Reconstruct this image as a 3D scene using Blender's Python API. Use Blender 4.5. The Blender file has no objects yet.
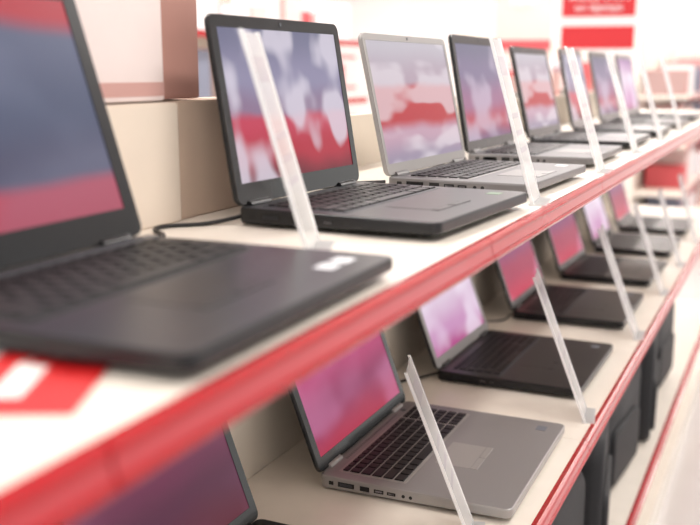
import bpy, bmesh, math, random
from mathutils import Vector, Matrix, Euler
random.seed(7)
S=bpy.context.scene
S.view_settings.view_transform='Standard'
S.view_settings.look='None'

# ---------------------------------------------------------------- materials
def srgb(c):
    return tuple(((v/255)/12.92 if v/255<=.04045 else ((v/255+.055)/1.055)**2.4) for v in c)+(1,)
MC={}
def mat(name,col,rough=.5,metal=0,noise=0.0,nscale=40,coat=0,alpha=1,trans=0,emis=None,estr=0,spec=.5,bump=0):
    if name in MC: return MC[name]
    m=bpy.data.materials.new(name); m.use_nodes=True
    nt=m.node_tree; b=nt.nodes['Principled BSDF']
    c=srgb(col)
    b.inputs['Base Color'].default_value=c
    b.inputs['Roughness'].default_value=rough
    b.inputs['Metallic'].default_value=metal
    b.inputs['Coat Weight'].default_value=coat
    b.inputs['Alpha'].default_value=alpha
    b.inputs['Transmission Weight'].default_value=trans
    b.inputs['Specular IOR Level'].default_value=spec
    if emis: 
        b.inputs['Emission Color'].default_value=srgb(emis); b.inputs['Emission Strength'].default_value=estr
    if noise or bump:
        tc=nt.nodes.new('ShaderNodeTexCoord'); n=nt.nodes.new('ShaderNodeTexNoise')
        n.inputs['Scale'].default_value=nscale; n.inputs['Detail'].default_value=4
        nt.links.new(tc.outputs['Object'],n.inputs['Vector'])
        if noise:
            r=nt.nodes.new('ShaderNodeValToRGB')
            r.color_ramp.elements[0].color=tuple(v*(1-noise) for v in c[:3])+(1,)
            r.color_ramp.elements[1].color=tuple(min(1,v*(1+noise)) for v in c[:3])+(1,)
            r.color_ramp.elements[0].position=.3; r.color_ramp.elements[1].position=.7
            nt.links.new(n.outputs['Fac'],r.inputs['Fac']); nt.links.new(r.outputs['Color'],b.inputs['Base Color'])
        if bump:
            bp=nt.nodes.new('ShaderNodeBump'); bp.inputs['Strength'].default_value=bump; bp.inputs['Distance'].default_value=.001
            nt.links.new(n.outputs['Fac'],bp.inputs['Height']); nt.links.new(bp.outputs['Normal'],b.inputs['Normal'])
    MC[name]=m; return m

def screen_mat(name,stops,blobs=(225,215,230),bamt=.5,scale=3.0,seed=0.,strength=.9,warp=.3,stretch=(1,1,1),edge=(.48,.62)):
    """store reflection painted as emission on a laptop display: colour ramp up the screen with soft broad patches"""
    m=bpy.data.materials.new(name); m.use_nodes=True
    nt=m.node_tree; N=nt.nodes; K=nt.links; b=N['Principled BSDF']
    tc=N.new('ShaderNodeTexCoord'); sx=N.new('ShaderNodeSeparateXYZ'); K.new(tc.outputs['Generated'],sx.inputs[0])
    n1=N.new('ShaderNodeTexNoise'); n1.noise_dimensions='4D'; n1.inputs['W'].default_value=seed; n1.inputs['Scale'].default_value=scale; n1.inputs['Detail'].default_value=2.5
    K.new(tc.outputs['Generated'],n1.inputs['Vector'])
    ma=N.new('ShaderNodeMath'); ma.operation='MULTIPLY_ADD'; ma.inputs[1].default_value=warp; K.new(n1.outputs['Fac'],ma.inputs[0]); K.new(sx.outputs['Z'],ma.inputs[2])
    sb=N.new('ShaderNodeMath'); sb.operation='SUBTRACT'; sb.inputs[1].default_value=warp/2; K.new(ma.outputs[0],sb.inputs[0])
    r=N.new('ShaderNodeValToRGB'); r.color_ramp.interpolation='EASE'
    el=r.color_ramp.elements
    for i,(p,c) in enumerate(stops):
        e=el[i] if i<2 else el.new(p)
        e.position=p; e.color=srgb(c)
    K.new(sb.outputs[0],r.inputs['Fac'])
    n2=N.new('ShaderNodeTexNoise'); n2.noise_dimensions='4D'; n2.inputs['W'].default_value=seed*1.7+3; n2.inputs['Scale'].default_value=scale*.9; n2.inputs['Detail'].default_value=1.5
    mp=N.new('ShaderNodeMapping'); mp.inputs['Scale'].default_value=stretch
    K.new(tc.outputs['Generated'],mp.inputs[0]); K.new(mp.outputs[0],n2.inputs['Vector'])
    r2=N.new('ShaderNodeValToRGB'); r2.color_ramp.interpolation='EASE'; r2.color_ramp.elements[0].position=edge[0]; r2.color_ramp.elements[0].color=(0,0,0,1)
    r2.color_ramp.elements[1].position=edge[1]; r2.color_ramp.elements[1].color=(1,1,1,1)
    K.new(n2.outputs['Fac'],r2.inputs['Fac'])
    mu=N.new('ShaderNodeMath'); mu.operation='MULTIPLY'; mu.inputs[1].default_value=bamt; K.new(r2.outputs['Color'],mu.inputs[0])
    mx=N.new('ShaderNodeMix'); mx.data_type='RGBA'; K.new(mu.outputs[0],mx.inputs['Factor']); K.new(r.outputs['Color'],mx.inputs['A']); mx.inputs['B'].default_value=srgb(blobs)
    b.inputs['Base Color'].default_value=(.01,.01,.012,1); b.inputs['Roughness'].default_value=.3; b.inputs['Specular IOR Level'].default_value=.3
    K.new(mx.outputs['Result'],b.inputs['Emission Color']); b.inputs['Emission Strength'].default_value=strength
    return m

# ---------------------------------------------------------------- mesh helpers
def link(me,name,parent=None,loc=(0,0,0),rot=(0,0,0),mats=()):
    o=bpy.data.objects.new(name,me); S.collection.objects.link(o)
    for m in mats: me.materials.append(m)
    o.parent=parent; o.location=loc; o.rotation_euler=rot
    return o
def empty(name,loc=(0,0,0),rz=0):
    o=bpy.data.objects.new(name,None); S.collection.objects.link(o); o.location=loc; o.rotation_euler=(0,0,rz); o.empty_display_size=.05
    return o
def tobj(bm,name,parent=None,loc=(0,0,0),rot=(0,0,0),mats=(),smooth=False):
    bmesh.ops.recalc_face_normals(bm,faces=bm.faces)
    me=bpy.data.meshes.new(name); bm.to_mesh(me); bm.free()
    if smooth:
        for p in me.polygons: p.use_smooth=True
    return link(me,name,parent,loc,rot,mats)
def addbox(bm,x0,x1,y0,y1,z0,z1,mi=0,taper=0):
    t=taper
    v=[bm.verts.new(c) for c in ((x0,y0,z0),(x1,y0,z0),(x1,y1,z0),(x0,y1,z0),(x0+t,y0+t,z1),(x1-t,y0+t,z1),(x1-t,y1-t,z1),(x0+t,y1-t,z1))]
    fs=[]
    for q in ((3,2,1,0),(4,5,6,7),(0,1,5,4),(1,2,6,5),(2,3,7,6),(3,0,4,7)):
        f=bm.faces.new([v[i] for i in q]); f.material_index=mi; fs.append(f)
    return v,fs
def box(name,x0,x1,y0,y1,z0,z1,m,parent=None,bev=0,loc=(0,0,0),rot=(0,0,0)):
    bm=bmesh.new(); addbox(bm,x0,x1,y0,y1,z0,z1)
    if bev: bmesh.ops.bevel(bm,geom=bm.edges[:],offset=bev,segments=2,affect='EDGES')
    return tobj(bm,name,parent,loc,rot,[m])
def outline(w,d,r,n=5,cx=0,cy=0):
    """rounded rectangle points centred at cx,cy, size w (x) by d (y)"""
    pts=[]
    for sx,sy,a0 in ((1,1,0),(-1,1,90),(-1,-1,180),(1,-1,270)):
        for i in range(n+1):
            a=math.radians(a0+90*i/n)
            pts.append((cx+sx*(w/2-r)+r*math.cos(a),cy+sy*(d/2-r)+r*math.sin(a)))
    return pts
def slab_bm(w,d,h,r,bev=.0015,cx=0,cy=0,z0=0):
    """layered rounded slab: chamfered top and bottom"""
    bm=bmesh.new(); rings=[]
    for z,ins in ((z0,bev),(z0+bev,.3*bev),(z0+2*bev,0),(z0+h-2*bev,0),(z0+h-.6*bev,.35*bev),(z0+h,bev)):
        rings.append([bm.verts.new((x,y,z)) for x,y in outline(w-2*ins,d-2*ins,max(r-ins,.0005),5,cx,cy)])
    n=len(rings[0])
    for a,b in zip(rings,rings[1:]):
        for i in range(n): bm.faces.new((a[i],a[(i+1)%n],b[(i+1)%n],b[i]))
    bm.faces.new(rings[0][::-1]); bm.faces.new(rings[-1])
    return bm
def ring_bm(w,d,h,r,iw,idd,icx,icy,cx=0,cy=0,z0=0):
    bm=bmesh.new()
    o=outline(w,d,r,5,cx,cy); i_=outline(iw,idd,.001,5,icx,icy); n=len(o)
    vo=[bm.verts.new((x,y,z0)) for x,y in o]; vo2=[bm.verts.new((x,y,z0+h)) for x,y in o]
    vi=[bm.verts.new((x,y,z0)) for x,y in i_]; vi2=[bm.verts.new((x,y,z0+h)) for x,y in i_]
    for k in range(n):
        j=(k+1)%n
        bm.faces.new((vo[k],vo[j],vo2[j],vo2[k])); bm.faces.new((vo2[k],vo2[j],vi2[j],vi2[k])); bm.faces.new((vi[j],vi[k],vi2[k],vi2[j]))
        bm.faces.new((vo[j],vo[k],vi[k],vi[j]))
    return bm
def cyl_bm(bm,p0,p1,r,n=16):
    p0=Vector(p0);p1=Vector(p1);d=(p1-p0)
    q=d.to_track_quat('Z','Y').to_matrix().to_4x4(); q.translation=(p0+p1)/2
    bmesh.ops.create_cone(bm,cap_ends=True,segments=n,radius1=r,radius2=r,depth=d.length,matrix=q)
def tube(name,pts,r,m,parent=None):
    cu=bpy.data.curves.new(name,'CURVE'); cu.dimensions='3D'; cu.bevel_depth=r; cu.bevel_resolution=3
    sp=cu.splines.new('BEZIER'); sp.bezier_points.add(len(pts)-1)
    for b,p in zip(sp.bezier_points,pts):
        b.co=p; b.handle_left_type=b.handle_right_type='AUTO'
    o=bpy.data.objects.new(name,cu); S.collection.objects.link(o); cu.materials.append(m); o.parent=parent
    return o

# ---------------------------------------------------------------- laptop
M_black=mat('black_plastic',(22,23,26),.32,noise=.12,nscale=300,spec=.42)
M_blackdeck=mat('dark_deck',(28,30,35),.32,spec=.42)
M_gloss=mat('gloss_black',(9,9,11),.14,coat=.3)
M_key=mat('black_keys',(12,13,16),.42,spec=.35)
M_tray=mat('key_gap_grey',(62,64,70),.45)
M_silver=mat('silver_plastic',(160,156,154),.36,metal=.3)
M_silverdeck=mat('silver_deck',(142,139,139),.4,metal=.3)
M_dim=mat('dim_silver_plastic',(118,116,116),.4,metal=.3)
M_dimdeck=mat('dim_silver_deck',(98,97,99),.45,metal=.3)
M_grey=mat('grey_metal',(96,98,104),.4,metal=.6)
M_port=mat('port_dark',(8,8,10),.6)
M_steel=mat('port_steel',(150,150,155),.3,metal=1)
M_vga=mat('port_insert',(60,62,68),.5)
M_stk1=mat('sticker_white',(225,228,232),.4)
M_stk3=mat('sticker_green',(110,140,110),.4)
M_stk4=mat('sticker_grey',(110,114,124),.4)
M_rub=mat('rubber',(15,15,15),.9)

def laptop(loc,rz,w,d,lh,beta,th,body,deck,bezel,scr,keys=M_key,kt=None,bez=(.016,.022),stickers=(M_stk4,),tray=None,wedge=.28,lidback=None,strip=None):
    E=empty('laptop',loc,rz)
    foot=.003
    # base, thinner towards the front
    bm=slab_bm(d,w,th-foot,.012,.0018,d/2,0,foot)
    for v in bm.verts:
        k=v.co.x/d
        v.co.z=th-(th-v.co.z)*(1-wedge*k*k)
    bm.faces.ensure_lookup_table()
    ob=tobj(bm,'base',E,mats=[body,deck],smooth=False)
    ob.data.polygons[len(ob.data.polygons)-1].material_index=1
    bm=bmesh.new()
    for fx in (.03,d-.03):
        for fy in (-w/2+.04,w/2-.04):
            zz=foot+ (th-foot)*wedge*(fx/d)**2
            cyl_bm(bm,(fx,fy,0),(fx,fy,zz+.001),.006,12)
    tobj(bm,'rubber_feet',E,mats=[M_rub])
    z=th
    # keyboard surround
    kw=w*.86; kx0=.028; kd=.108 if d>.24 else .098; 
    tobj(slab_bm(kd+.008,kw+.008,.0008,.004,.0002,kx0+kd/2,0,z-.0003),'keyboard_tray',E,mats=[tray or M_tray])
    bm=bmesh.new()
    rows=6; num=w>.36; cols=18 if num else 15
    ry=kd/(rows-.35); g=.0016
    for r in range(rows):
        h=ry*(.65 if r==0 else 1); x0=kx0+(0 if r==0 else ry*.65+(r-1)*ry)
        c=-kw/2
        if r==5: lens=[1.2,1,1,1.2,5,1.2,1,1]
        elif r==4: lens=[2.2]+[1]*10+[1.8]
        elif r==3: lens=[1.8]+[1]*11+[1.2]
        elif r==2: lens=[1.5]+[1]*12+[.5]
        else: lens=[1]*13+[1]
        tot=sum(lens); span=kw*(.79 if num else 1)
        for l in lens:
            ww=l/tot*span
            addbox(bm,x0+g,x0+h-g,c+g,c+ww-g,z+.0003,z+.0026,0,.0007); c+=ww
        if num:
            nw=(kw-span-.006)/4; c+=.006
            for _ in range(4):
                addbox(bm,x0+g,x0+h-g,c+g,c+nw-g,z+.0003,z+.0026,0,.0007); c+=nw
    tobj(bm,'keys',E,mats=[keys])
    # touchpad and buttons
    py=-w*.06; px0=kx0+kd+.018; pd=min(.06,d-px0-.028)
    tobj(slab_bm(pd,.098,.0006,.003,.00015,px0+pd/2,py,z-.0002),'touchpad',E,mats=[kt or body])
    bm=bmesh.new()
    for s in (-1,1): addbox(bm,px0+pd+.001,px0+pd+.012,py+(s<0)*-.049+(s>0)*.001,py+(s<0)*-.001+(s>0)*.049,z-.0002,z+.0008,0,.0004)
    tobj(bm,'touchpad_buttons',E,mats=[body])
    if strip: tobj(slab_bm(.016,w*.97,.0022,.003,.0006,.019,0,z-.0004),'hinge_strip',E,mats=[strip])
    # power button, speaker strip
    bm=bmesh.new(); cyl_bm(bm,(.017,w*.36,z),(.017,w*.36,z+.001),.005,16)
    for i in range(34):
        yy=-w*.3+i*w*.6/34
        addbox(bm,.012,.0165,yy,yy+w*.008,z,z+.0003)
    tobj(bm,'power_button_and_speaker',E,mats=[M_grey])
    # palm rest stickers
    for i,s in enumerate(stickers):
        yy=w/2-.05-i*.03
        box('sticker',d-.045,d-.027,yy,yy+.022,z,z+.0003,s,E)
    # left-hand ports
    bm=bmesh.new(); zc=th*.5+foot*.5
    yl=-w/2
    def port(x0,x1,hh,mi): addbox(bm,x0,x1,yl-.0004,yl+.004,zc-hh/2,zc+hh/2,mi)
    port(.018,.026,.006,0); port(.034,.062,.008,0); port(.037,.059,.005,1); port(.072,.088,.008,0); port(.096,.112,.006,0); port(.098,.110,.0025,2); port(.118,.132,.005,0); port(.12,.13,.002,2)
    for i in range(2): cyl_bm(bm,(.145+i*.012,yl-.0004,zc),(.145+i*.012,yl+.004,zc),.0028,12)
    tobj(bm,'side_ports',E,mats=[M_port,M_vga,M_steel])
    bm=bmesh.new(); yr=w/2
    addbox(bm,.06,.19,yr-.002,yr+.0005,zc-.006,zc+.004); addbox(bm,.03,.045,yr-.002,yr+.0005,zc-.003,zc+.003)
    tobj(bm,'optical_drive',E,mats=[M_blackdeck])
    # lid group
    L=bpy.data.objects.new('lid_pivot',None); S.collection.objects.link(L); L.parent=E; L.location=(.004,0,th+.001); L.rotation_euler=(0,-beta,0); L.empty_display_size=.02
    rot=Matrix(((0,0,1,0),(0,1,0,0),(1,0,0,0),(0,0,0,1)))
    def stand(bm,name,m):
        bm.transform(rot); return tobj(bm,name,L,mats=[m])
    stand(slab_bm(lh,w,.0065,.012,.0018,lh/2,0,-.0085),'lid_shell',lidback or body)
    bs,bb=bez; bt=bs*1.15
    iw=lh-bb-bt; idd=w-2*bs; icx=bb+iw/2
    stand(ring_bm(lh-.002,w-.002,.0016,.011,iw,idd,icx,0,lh/2,0,-.0021),'screen_bezel',bezel)
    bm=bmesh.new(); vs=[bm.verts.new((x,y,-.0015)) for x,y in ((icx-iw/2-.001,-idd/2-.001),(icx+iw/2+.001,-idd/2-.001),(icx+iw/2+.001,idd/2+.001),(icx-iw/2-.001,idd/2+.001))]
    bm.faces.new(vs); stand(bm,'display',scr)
    bm=bmesh.new(); cyl_bm(bm,(lh-bt*.5,0,-.0006),(lh-bt*.5,0,.0002),.0025,12); stand(bm,'webcam',M_grey)
    bm=bmesh.new()
    for s in (-1,1): cyl_bm(bm,(.002,s*w*.36-.022,th-.001),(.002,s*w*.36+.022,th-.001),.0065,16)
    tobj(bm,'hinges',E,mats=[body],smooth=False)
    return E

# reflections of the store, painted as glowing colour on the displays
scrA=screen_mat('painted_reflection_slate',[(0,(200,30,54)),(.13,(204,48,70)),(.21,(82,80,106)),(.5,(84,92,120)),(.82,(98,104,132)),(.93,(194,50,66))],(136,142,168),.3,1.6,1.3,.85,.10)
scrB=screen_mat('painted_reflection_lavender',[(0,(112,12,36)),(.18,(180,18,50)),(.38,(196,50,80)),(.46,(138,112,142)),(.65,(142,136,166)),(1,(110,110,138))],(222,214,228),.75,2.8,4.1,.95,.16,(1,1.5,.8),(.5,.6))
scrC=screen_mat('painted_reflection_red_band',[(0,(150,136,160)),(.22,(192,152,172)),(.34,(186,22,38)),(.58,(192,26,40)),(.66,(178,156,172)),(1,(190,184,194))],(232,224,230),.55,2.8,7.7,.95,.10,(1,.8,1.5),(.5,.6))
scrD=screen_mat('painted_reflection_mauve',[(0,(120,80,120)),(.2,(184,34,66)),(.4,(158,100,138)),(.7,(126,112,146)),(1,(104,102,130))],(206,192,212),.6,2.4,2.2,.92,.15)
scrE=screen_mat('painted_reflection_magenta',[(0,(182,36,74)),(.3,(146,36,92)),(.6,(188,52,112)),(.85,(120,46,98)),(1,(90,46,92))],(216,130,176),.45,1.8,5.5,.88,.3)
scrH=screen_mat('painted_reflection_dark_wine',[(0,(110,34,56)),(.3,(100,40,72)),(.6,(130,52,88)),(1,(84,48,80))],(150,90,124),.4,1.8,6.5,.7,.3)
scrF=screen_mat('painted_reflection_lilac',[(0,(172,54,128)),(.2,(194,134,182)),(.6,(218,198,218)),(.85,(184,142,184)),(1,(150,106,160))],(240,230,244),.6,2.0,9.1,.98,.25)
scrG=screen_mat('painted_reflection_crimson',[(0,(200,28,74)),(.35,(166,24,76)),(.7,(124,44,106)),(1,(86,48,102))],(222,156,190),.5,2.0,3.9,.92,.25)

ZU=1.30; ZL=.825; ZB=.36
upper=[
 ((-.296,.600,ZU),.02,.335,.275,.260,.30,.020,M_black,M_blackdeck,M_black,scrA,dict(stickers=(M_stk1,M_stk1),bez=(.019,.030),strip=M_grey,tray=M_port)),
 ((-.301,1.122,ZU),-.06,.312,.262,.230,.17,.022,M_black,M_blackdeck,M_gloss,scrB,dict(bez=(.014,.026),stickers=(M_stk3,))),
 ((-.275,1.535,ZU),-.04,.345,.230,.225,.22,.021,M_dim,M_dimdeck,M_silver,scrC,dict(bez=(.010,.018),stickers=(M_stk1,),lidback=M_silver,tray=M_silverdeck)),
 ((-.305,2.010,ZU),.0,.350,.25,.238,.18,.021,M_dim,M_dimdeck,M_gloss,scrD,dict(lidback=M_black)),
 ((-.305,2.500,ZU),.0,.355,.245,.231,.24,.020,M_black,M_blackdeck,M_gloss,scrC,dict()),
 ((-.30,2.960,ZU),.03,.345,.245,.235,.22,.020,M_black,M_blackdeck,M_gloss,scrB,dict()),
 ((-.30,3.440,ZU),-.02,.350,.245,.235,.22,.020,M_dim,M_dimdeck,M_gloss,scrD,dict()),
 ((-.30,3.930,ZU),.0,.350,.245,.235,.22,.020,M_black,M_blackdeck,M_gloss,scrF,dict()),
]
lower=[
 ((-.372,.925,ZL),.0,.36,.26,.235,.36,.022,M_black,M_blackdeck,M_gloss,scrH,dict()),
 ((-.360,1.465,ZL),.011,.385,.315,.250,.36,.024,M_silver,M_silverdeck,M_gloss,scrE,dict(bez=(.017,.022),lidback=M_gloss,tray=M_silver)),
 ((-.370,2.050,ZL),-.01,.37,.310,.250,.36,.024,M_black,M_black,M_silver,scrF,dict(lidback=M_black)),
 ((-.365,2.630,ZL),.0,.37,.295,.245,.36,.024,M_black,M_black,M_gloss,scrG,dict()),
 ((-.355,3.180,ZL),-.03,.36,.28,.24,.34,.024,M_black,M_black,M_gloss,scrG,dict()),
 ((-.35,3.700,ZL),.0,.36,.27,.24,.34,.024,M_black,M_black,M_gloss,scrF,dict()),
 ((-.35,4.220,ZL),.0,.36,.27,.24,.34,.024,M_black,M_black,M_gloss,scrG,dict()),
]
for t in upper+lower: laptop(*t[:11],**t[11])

# ---------------------------------------------------------------- display shelving (gondola)
M_shelf=mat('cream_shelf',(242,233,221),.32,noise=.03,nscale=15)
M_back=mat('cream_back_panel',(232,220,204),.55,noise=.03,nscale=8)
M_red=mat('red_rail',(172,6,20),.24,coat=.25)
M_pink=mat('rail_insert',(188,36,46),.15,coat=.5)
M_post=mat('grey_post',(165,160,155),.5)
G=empty('display_shelving',(-.013,0,0))
seg=[-.96,-.305,.35,1.0,1.655,2.31,2.965,3.62,4.275,4.93]
def rail_bm(y0,y1,zt):
    """red price-ticket rail profile extruded along Y"""
    prof=[(-.004,0),(.004,.0015),(.009,-.001),(.011,-.004),(.009,-.005),(.0085,-.006),(.0112,-.0175),(.0128,-.018),(.0145,-.0205),(.0133,-.024),(.008,-.0255),(-.004,-.0245)]
    bm=bmesh.new()
    a=[bm.verts.new((x,y0,zt+z)) for x,z in prof]; b=[bm.verts.new((x,y1,zt+z)) for x,z in prof]
    n=len(prof)
    for i in range(n):
        j=(i+1)%n; f=bm.faces.new((a[i],a[j],b[j],b[i])); f.material_index=1 if i==5 else 0
    bm.faces.new(a); bm.faces.new(b[::-1])
    return bm
for k,(zt,dp) in enumerate(((ZU,.466),(ZL,.466),(ZB,.466))):
    for y0,y1 in zip(seg,seg[1:]):
        bm=bmesh.new(); addbox(bm,-dp,-.003,y0+.0006,y1-.0006,zt-.022,zt)
        bmesh.ops.bevel(bm,geom=bm.edges[:],offset=.0008,segments=1,affect='EDGES')
        tobj(bm,'shelf_board',G,mats=[M_shelf])
        tobj(rail_bm(y0+.0012,y1-.0012,zt),'price_rail',G,mats=[M_red,M_pink])
    for y in seg[1:-1]:
        bm=bmesh.new()
        vs=[bm.verts.new(c) for c in ((-.465,y-.0015,zt-.0225),(-.03,y-.0015,zt-.0225),(-.05,y-.0015,zt-.03),(-.465,y-.0015,zt-.09))]
        r=bmesh.ops.extrude_face_region(bm,geom=[bm.faces.new(vs)])
        for g in r['geom']:
            if isinstance(g,bmesh.types.BMVert): g.co.y+=.003
        tobj(bm,'shelf_bracket',G,mats=[M_post])
for y0,y1 in zip(seg,seg[1:]):
    box('back_panel',-.482,-.467,y0+.001,y1-.001,.1,1.40,M_back,G)
for y in seg: box('upright_post',-.507,-.482,y-.015,y+.015,0,1.42,M_post,G)
box('base_plinth',-.466,-.01,seg[0],seg[-1],0,.10,M_shelf,G)

# ---------------------------------------------------------------- sign holders
def sign_mat(name,fac,col):
    mp=bpy.data.materials.new(name); mp.use_nodes=True
    nt=mp.node_tree; nt.nodes.clear()
    o_=nt.nodes.new('ShaderNodeOutputMaterial'); di=nt.nodes.new('ShaderNodeBsdfDiffuse'); tr=nt.nodes.new('ShaderNodeBsdfTranslucent'); gl=nt.nodes.new('ShaderNodeBsdfGlossy'); tp=nt.nodes.new('ShaderNodeBsdfTransparent')
    di.inputs[0].default_value=col; tr.inputs[0].default_value=col; gl.inputs['Roughness'].default_value=.1
    m1=nt.nodes.new('ShaderNodeMixShader'); m1.inputs[0].default_value=.5; m2=nt.nodes.new('ShaderNodeMixShader'); m2.inputs[0].default_value=.2
    m3=nt.nodes.new('ShaderNodeMixShader'); m3.inputs[0].default_value=fac
    K=nt.links; K.new(di.outputs[0],m1.inputs[1]); K.new(tr.outputs[0],m1.inputs[2]); K.new(m1.outputs[0],m2.inputs[1]); K.new(gl.outputs[0],m2.inputs[2]); K.new(m2.outputs[0],m3.inputs[1]); K.new(tp.outputs[0],m3.inputs[2]); K.new(m3.outputs[0],o_.inputs[0])
    return mp
mp=sign_mat('frosted_acrylic_sign',.52,(1,1,1,1))
M_clear=sign_mat('clear_acrylic_edge',.08,(1,1,1,1))
M_print=sign_mat('sign_print',.5,(.85,.82,.85,1))
def sign(x,y,z,heading,lean,w=.09,h=.235):
    E=empty('price_sign_holder',(x,y,z),heading)
    t=math.tan(lean); bm=bmesh.new()
    v,f=addbox(bm,-.0008,.0008,-w/2,w/2,0.002,h*math.cos(lean))
    for q in v: q.co.x-=q.co.z*t
    tobj(bm,'sign_pane',E,mats=[mp])
    bm=bmesh.new()
    for s in (-1,1):
        v,f=addbox(bm,-.0022,.0022,s*(w/2+.001)-.0012,s*(w/2+.001)+.0012,0.0,h*math.cos(lean)*1.01)
        for q in v: q.co.x-=q.co.z*t
    addbox(bm,-.006,.018,-w/2,w/2,0,.002)
    tobj(bm,'acrylic_frame_and_foot',E,mats=[M_clear])
    bm=bmesh.new()
    for k,(za,zb) in enumerate(((.75,.86),(.5,.53),(.4,.43),(.3,.33))):
        v,f=addbox(bm,.0009,.0011,-w*.38,w*.38,h*za,h*zb)
        for q in v: q.co.x-=q.co.z*t
    tobj(bm,'printed_text',E,mats=[M_print])
R=math.radians
for a in ((-.155,.865,ZU,R(20),R(16),.085,.228),(-.036,1.325,ZU,R(8),R(16),.085),(-.032,1.80,ZU,R(4),R(17)),(-.04,2.27,ZU,R(3),R(18)),(-.04,2.72,ZU,R(2),R(17)),(-.04,3.19,ZU,R(2),R(17)),
          (-.085,1.225,ZL,R(18),R(21),.08,.27),(-.035,1.785,ZL,R(10),R(21),.085,.295),(-.032,2.42,ZL,R(4),R(21),.09,.29),(-.035,2.95,ZL,R(3),R(20),.09,.28),(-.035,3.42,ZL,R(0),R(18),.09,.27),(-.035,3.95,ZL,R(0),R(16),.09,.27)):
    sign(*a)

# ---------------------------------------------------------------- boxes behind the laptops
M_cream=mat('cream_carton',(234,219,203),.7,noise=.03,nscale=12)
M_tan=mat('tan_carton',(210,185,165),.75,noise=.04,nscale=14)
M_pinkc=mat('pinkish_carton',(238,222,218),.7,noise=.03,nscale=9)
M_brown=mat('brown_carton',(182,134,122),.7,noise=.05,nscale=12)
M_band=mat('rose_band',(206,160,152),.7)
M_tape=mat('packing_tape',(210,188,168),.5)
def carton(x0,x1,y0,y1,z0,z1,m,band=None):
    bm=bmesh.new(); addbox(bm,x0,x1,y0,y1,z0,z1,0)
    bmesh.ops.bevel(bm,geom=bm.edges[:],offset=.002,segments=2,affect='EDGES')
    ym=(y0+y1)/2; addbox(bm,x0+.001,x1+.0006,ym-.022,ym+.022,z1-.03,z1+.0006,1)
    ms=[m,M_tape]
    if band:
        addbox(bm,x1-.001,x1+.0008,y0+.0015,y1-.0015,z0+.006,z0+.022,2); ms.append(band)
    return tobj(bm,'cardboard_box',mats=ms)
carton(-.478,-.39,.60,.968,ZU,1.445,M_cream)
carton(-.478,-.395,.972,1.22,ZU,1.446,M_tan)
carton(-.478,-.40,.58,.955,1.447,1.60,M_pinkc,M_band)
carton(-.478,-.41,.962,1.045,1.448,1.60,M_brown)

# ---------------------------------------------------------------- cables
M_cab=mat('cable_black',(14,14,15),.5)
def cable(p): tube('power_cable',p,.0026,M_cab)
z=ZU+.003
cable([(-.30,.72,z+.01),(-.345,.79,z),(-.33,.84,z),(-.375,.90,z),(-.34,.95,z),(-.305,1.00,z+.008)])
cable([(-.31,1.28,z+.008),(-.36,1.33,z),(-.42,1.36,z),(-.37,1.40,z),(-.30,1.40,z+.006)])
cable([(-.31,1.71,z+.008),(-.35,1.75,z),(-.42,1.78,z),(-.36,1.83,z),(-.315,1.86,z+.006)])
zl=ZL+.003
cable([(-.36,1.66,zl+.008),(-.40,1.73,zl),(-.44,1.80,zl),(-.41,1.86,zl),(-.37,1.90,zl+.008)])
cable([(-.36,2.24,zl+.008),(-.40,2.30,zl),(-.45,2.36,zl),(-.38,2.42,zl),(-.37,2.46,zl+.008)])

# ---------------------------------------------------------------- flyers lying on the shelf
M_fr=mat('flyer_red',(208,36,38),.4); M_fw=mat('flyer_white',(240,236,232),.4)
def flyer(x,y,rz,w,d,m1,m2):
    E=empty('flyer',(x,y,ZU+.0005),rz)
    bm=bmesh.new(); n=8
    g=[[bm.verts.new((-w/2+w*i/n,-d/2+d*j/n,.004*(math.sin(i*.9)*.5+.5)*(j/n)**2)) for j in range(n+1)] for i in range(n+1)]
    for i in range(n):
        for j in range(n):
            f=bm.faces.new((g[i][j],g[i+1][j],g[i+1][j+1],g[i][j+1]))
            f.material_index=1 if (2<=i<=3 and 2<=j<=5) else 0
    tobj(bm,'sheet',E,mats=[m1,m2],smooth=True)
flyer(-.108,.410,.45,.075,.115,M_fr,M_fw)
flyer(-.165,.415,-.3,.05,.06,M_fw,M_stk1)

# ---------------------------------------------------------------- bags on the third shelf
M_bag=mat('black_nylon',(24,24,28),.6,noise=.2,nscale=250,bump=.4)
M_zip=mat('zip_grey',(130,130,134),.4,metal=.5)
def bag(y,rz,w=.38,h=.28,dp=.09,x=-.16):
    E=empty('laptop_bag',(x,y,ZB),rz)
    bm=bmesh.new(); prof=[(-.5,.6),(-.42,.9),(-.2,1),(.2,1),(.42,.9),(.5,.6)]
    rings=[]
    for k,s in prof:
        xs=k*dp; rings.append([bm.verts.new((xs,yy,max(zz,0))) for yy,zz in outline(w*(.86+.14*s),h*(.86+.14*s),.05,6,0,h/2)])
    n=len(rings[0])
    for a,b in zip(rings,rings[1:]):
        for i in range(n): bm.faces.new((a[i],a[(i+1)%n],b[(i+1)%n],b[i]))
    bm.faces.new(rings[0][::-1]); bm.faces.new(rings[-1])
    tobj(bm,'bag_body',E,mats=[M_bag],smooth=True)
    tobj((lambda b:(b.transform(Matrix(((0,0,1,0),(0,1,0,0),(1,0,0,0),(0,0,0,1)))),b)[1])(slab_bm(h*.5,w*.75,.02,.03,.006,h*.33,0,dp*.42)),'front_pocket',E,mats=[M_bag])
    tube('zip',[(dp*.3,-w*.44,h*.6),(dp*.3,-w*.38,h*.93),(dp*.3,0,h*.985),(dp*.3,w*.38,h*.93),(dp*.3,w*.44,h*.6)],.003,M_zip,E)
    tube('handle',[(0,-.06,h*.98),(0,-.05,h*1.08),(0,.05,h*1.08),(0,.06,h*.98)],.007,M_bag,E)
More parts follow.
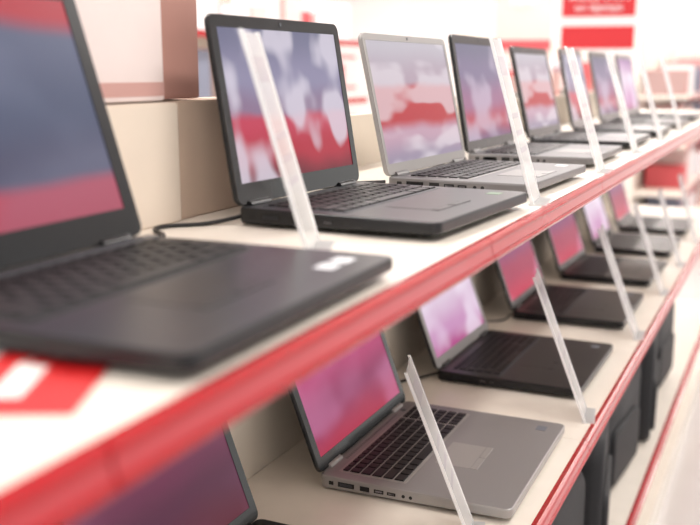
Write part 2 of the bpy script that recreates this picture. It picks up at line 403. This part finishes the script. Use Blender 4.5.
for i,y in enumerate((1.3,1.72,2.15,2.6,3.05,3.5)): bag(y,(.12,-.1,.14,-.08,.1,-.05)[i],h=(.33,.32,.34,.31,.33,.30)[i],x=(-.10,-.11,-.095,-.12,-.10,-.12)[i])

# ---------------------------------------------------------------- room
M_floor=mat('floor_tile',(206,200,198),.15,noise=.04,nscale=2)
M_wall=mat('white_wall',(242,237,236),.7,noise=.01,nscale=2)
M_ceil=mat('white_ceiling',(240,240,242),.8,noise=.01,nscale=2)
box('floor',-8,5,-4,14,-.05,0,M_floor)
box('wall_back',-8,5,14,14.1,0,3.2,M_wall)
box('wall_left',-8.1,-8,-4,14.1,0,3.2,M_wall)
box('ceiling',-8.1,5,-4,14.1,3.2,3.3,M_ceil)
M_lamp=mat('lamp_diffuser',(255,255,255),.5,emis=(255,252,250),estr=5)
for x in (-5.6,-3.4,-1.2,1.0):
    for y in (-1,1.6,4.2,6.8,9.4,12):
        E=empty('ceiling_lamp',(x,y,3.2))
        box('housing',-.17,.17,-.62,.62,-.06,0,M_shelf,E,bev=.004)
        box('diffuser',-.15,.15,-.6,.6,-.065,-.058,M_lamp,E)
        la=bpy.data.lights.new('lamp_light','AREA'); la.shape='RECTANGLE'; la.size=.3; la.size_y=1.2; la.energy=26 if y<5 else 38; la.color=(1,.955,.905)
        lo=bpy.data.objects.new('lamp_light',la); S.collection.objects.link(lo); lo.parent=E; lo.location=(0,0,-.075)

# far gondolas with boxed goods
cols=[mat('pack_%d'%i,c,.5) for i,c in enumerate(((206,40,48),(240,234,234),(234,214,210),(206,84,90),(220,202,196),(130,136,156),(240,238,240),(180,150,146)))]
def far_gondola(x,y0,y1,levels=(.1,.5,.9,1.3,1.7),dep=.4,top=2.0,fill=.85):
    E=empty('stocked_shelving',(x,y0,0))
    ln=y1-y0; bm=bmesh.new()
    addbox(bm,-.02,0,0,ln,0,top,0)
    for l in levels:
        addbox(bm,0,dep,0,ln,l-.03,l,0); addbox(bm,dep,dep+.012,0,ln,l-.035,l+.003,1)
    n=int(ln/.9)
    for i in range(n+1): addbox(bm,-.05,.0,i*ln/n-.02,i*ln/n+.02,0,top+.02,0)
    tobj(bm,'frame',E,mats=[M_shelf,M_red])
    bm=bmesh.new()
    for l in levels:
        yy=.03
        while yy<ln-.35:
            w=random.uniform(.14,.36); h=random.uniform(.15,.32)
            if random.random()<fill: addbox(bm,.04,dep-random.uniform(.02,.12),yy,yy+w-.015,l,l+h,random.choice((0,1,1,2,3,4,5,6,6,7)))
            yy+=w
    bmesh.ops.bevel(bm,geom=bm.edges[:],offset=.003,segments=1,affect='EDGES')
    tobj(bm,'boxed_goods',E,mats=cols)
far_gondola(-3.0,.5,6.5)
far_gondola(-2.2,7.6,12.5,top=1.8,levels=(.1,.5,.9,1.3))
far_gondola(-5.6,2,12,top=1.9)
far_gondola(-.9,8.2,13.5,top=1.75,levels=(.1,.5,.9,1.3))

# hanging promotion signs
def promo(x,y,z,w,h,rz,text,bands=((.02,.42),(.62,.98)),mb=None,mr=None,ts=.2,tz=.6):
    E=empty('hanging_promo_sign',(x,y,z),rz)
    box('board',-w/2,w/2,-.01,.01,0,h,mb or cols[1],E,bev=.003)
    for a,b in bands: box('red_band',-w/2+.005,w/2-.005,-.014,-.0095,h*a,h*b,mr or cols[0],E)
    for i,line in enumerate(text.split('|')):
        cu=bpy.data.curves.new('lettering','FONT'); cu.body=line; cu.size=h*ts; cu.align_x='CENTER'; cu.extrude=.002
        cu.materials.append(cols[6]); t=bpy.data.objects.new('lettering',cu); S.collection.objects.link(t); t.parent=E; t.location=(0,-.018,h*(tz-i*ts*.95)); t.rotation_euler=(math.pi/2,0,0)
    bm=bmesh.new()
    for s in (-1,1): cyl_bm(bm,(s*w*.4,0,h),(s*w*.4,0,3.2-z),.003,8)
    tobj(bm,'wires',E,mats=[M_post])
promo(-.90,6.3,1.62,.46,.50,.15,'weekly offers|on laptops',((.02,.30),(.42,.98)),ts=.14,tz=.62)
promo(-1.62,7.2,1.60,.42,.6,.2,'new',((.08,.2),),cols[4],cols[3])

# ---------------------------------------------------------------- world
w=bpy.data.worlds.new('World'); S.world=w; w.use_nodes=True
w.node_tree.nodes['Background'].inputs[0].default_value=(1,.975,.945,1); w.node_tree.nodes['Background'].inputs[1].default_value=1.15

# ---------------------------------------------------------------- camera
cd=bpy.data.cameras.new('camera'); cam=bpy.data.objects.new('camera',cd); S.collection.objects.link(cam)
cam.location=(.288,0,1.48); cam.rotation_euler=(R(90-11.3),0,R(24.9))
cd.sensor_width=36; cd.lens=950/700*36
cd.dof.use_dof=True; cd.dof.focus_distance=1.42; cd.dof.aperture_fstop=3.3
S.camera=cam
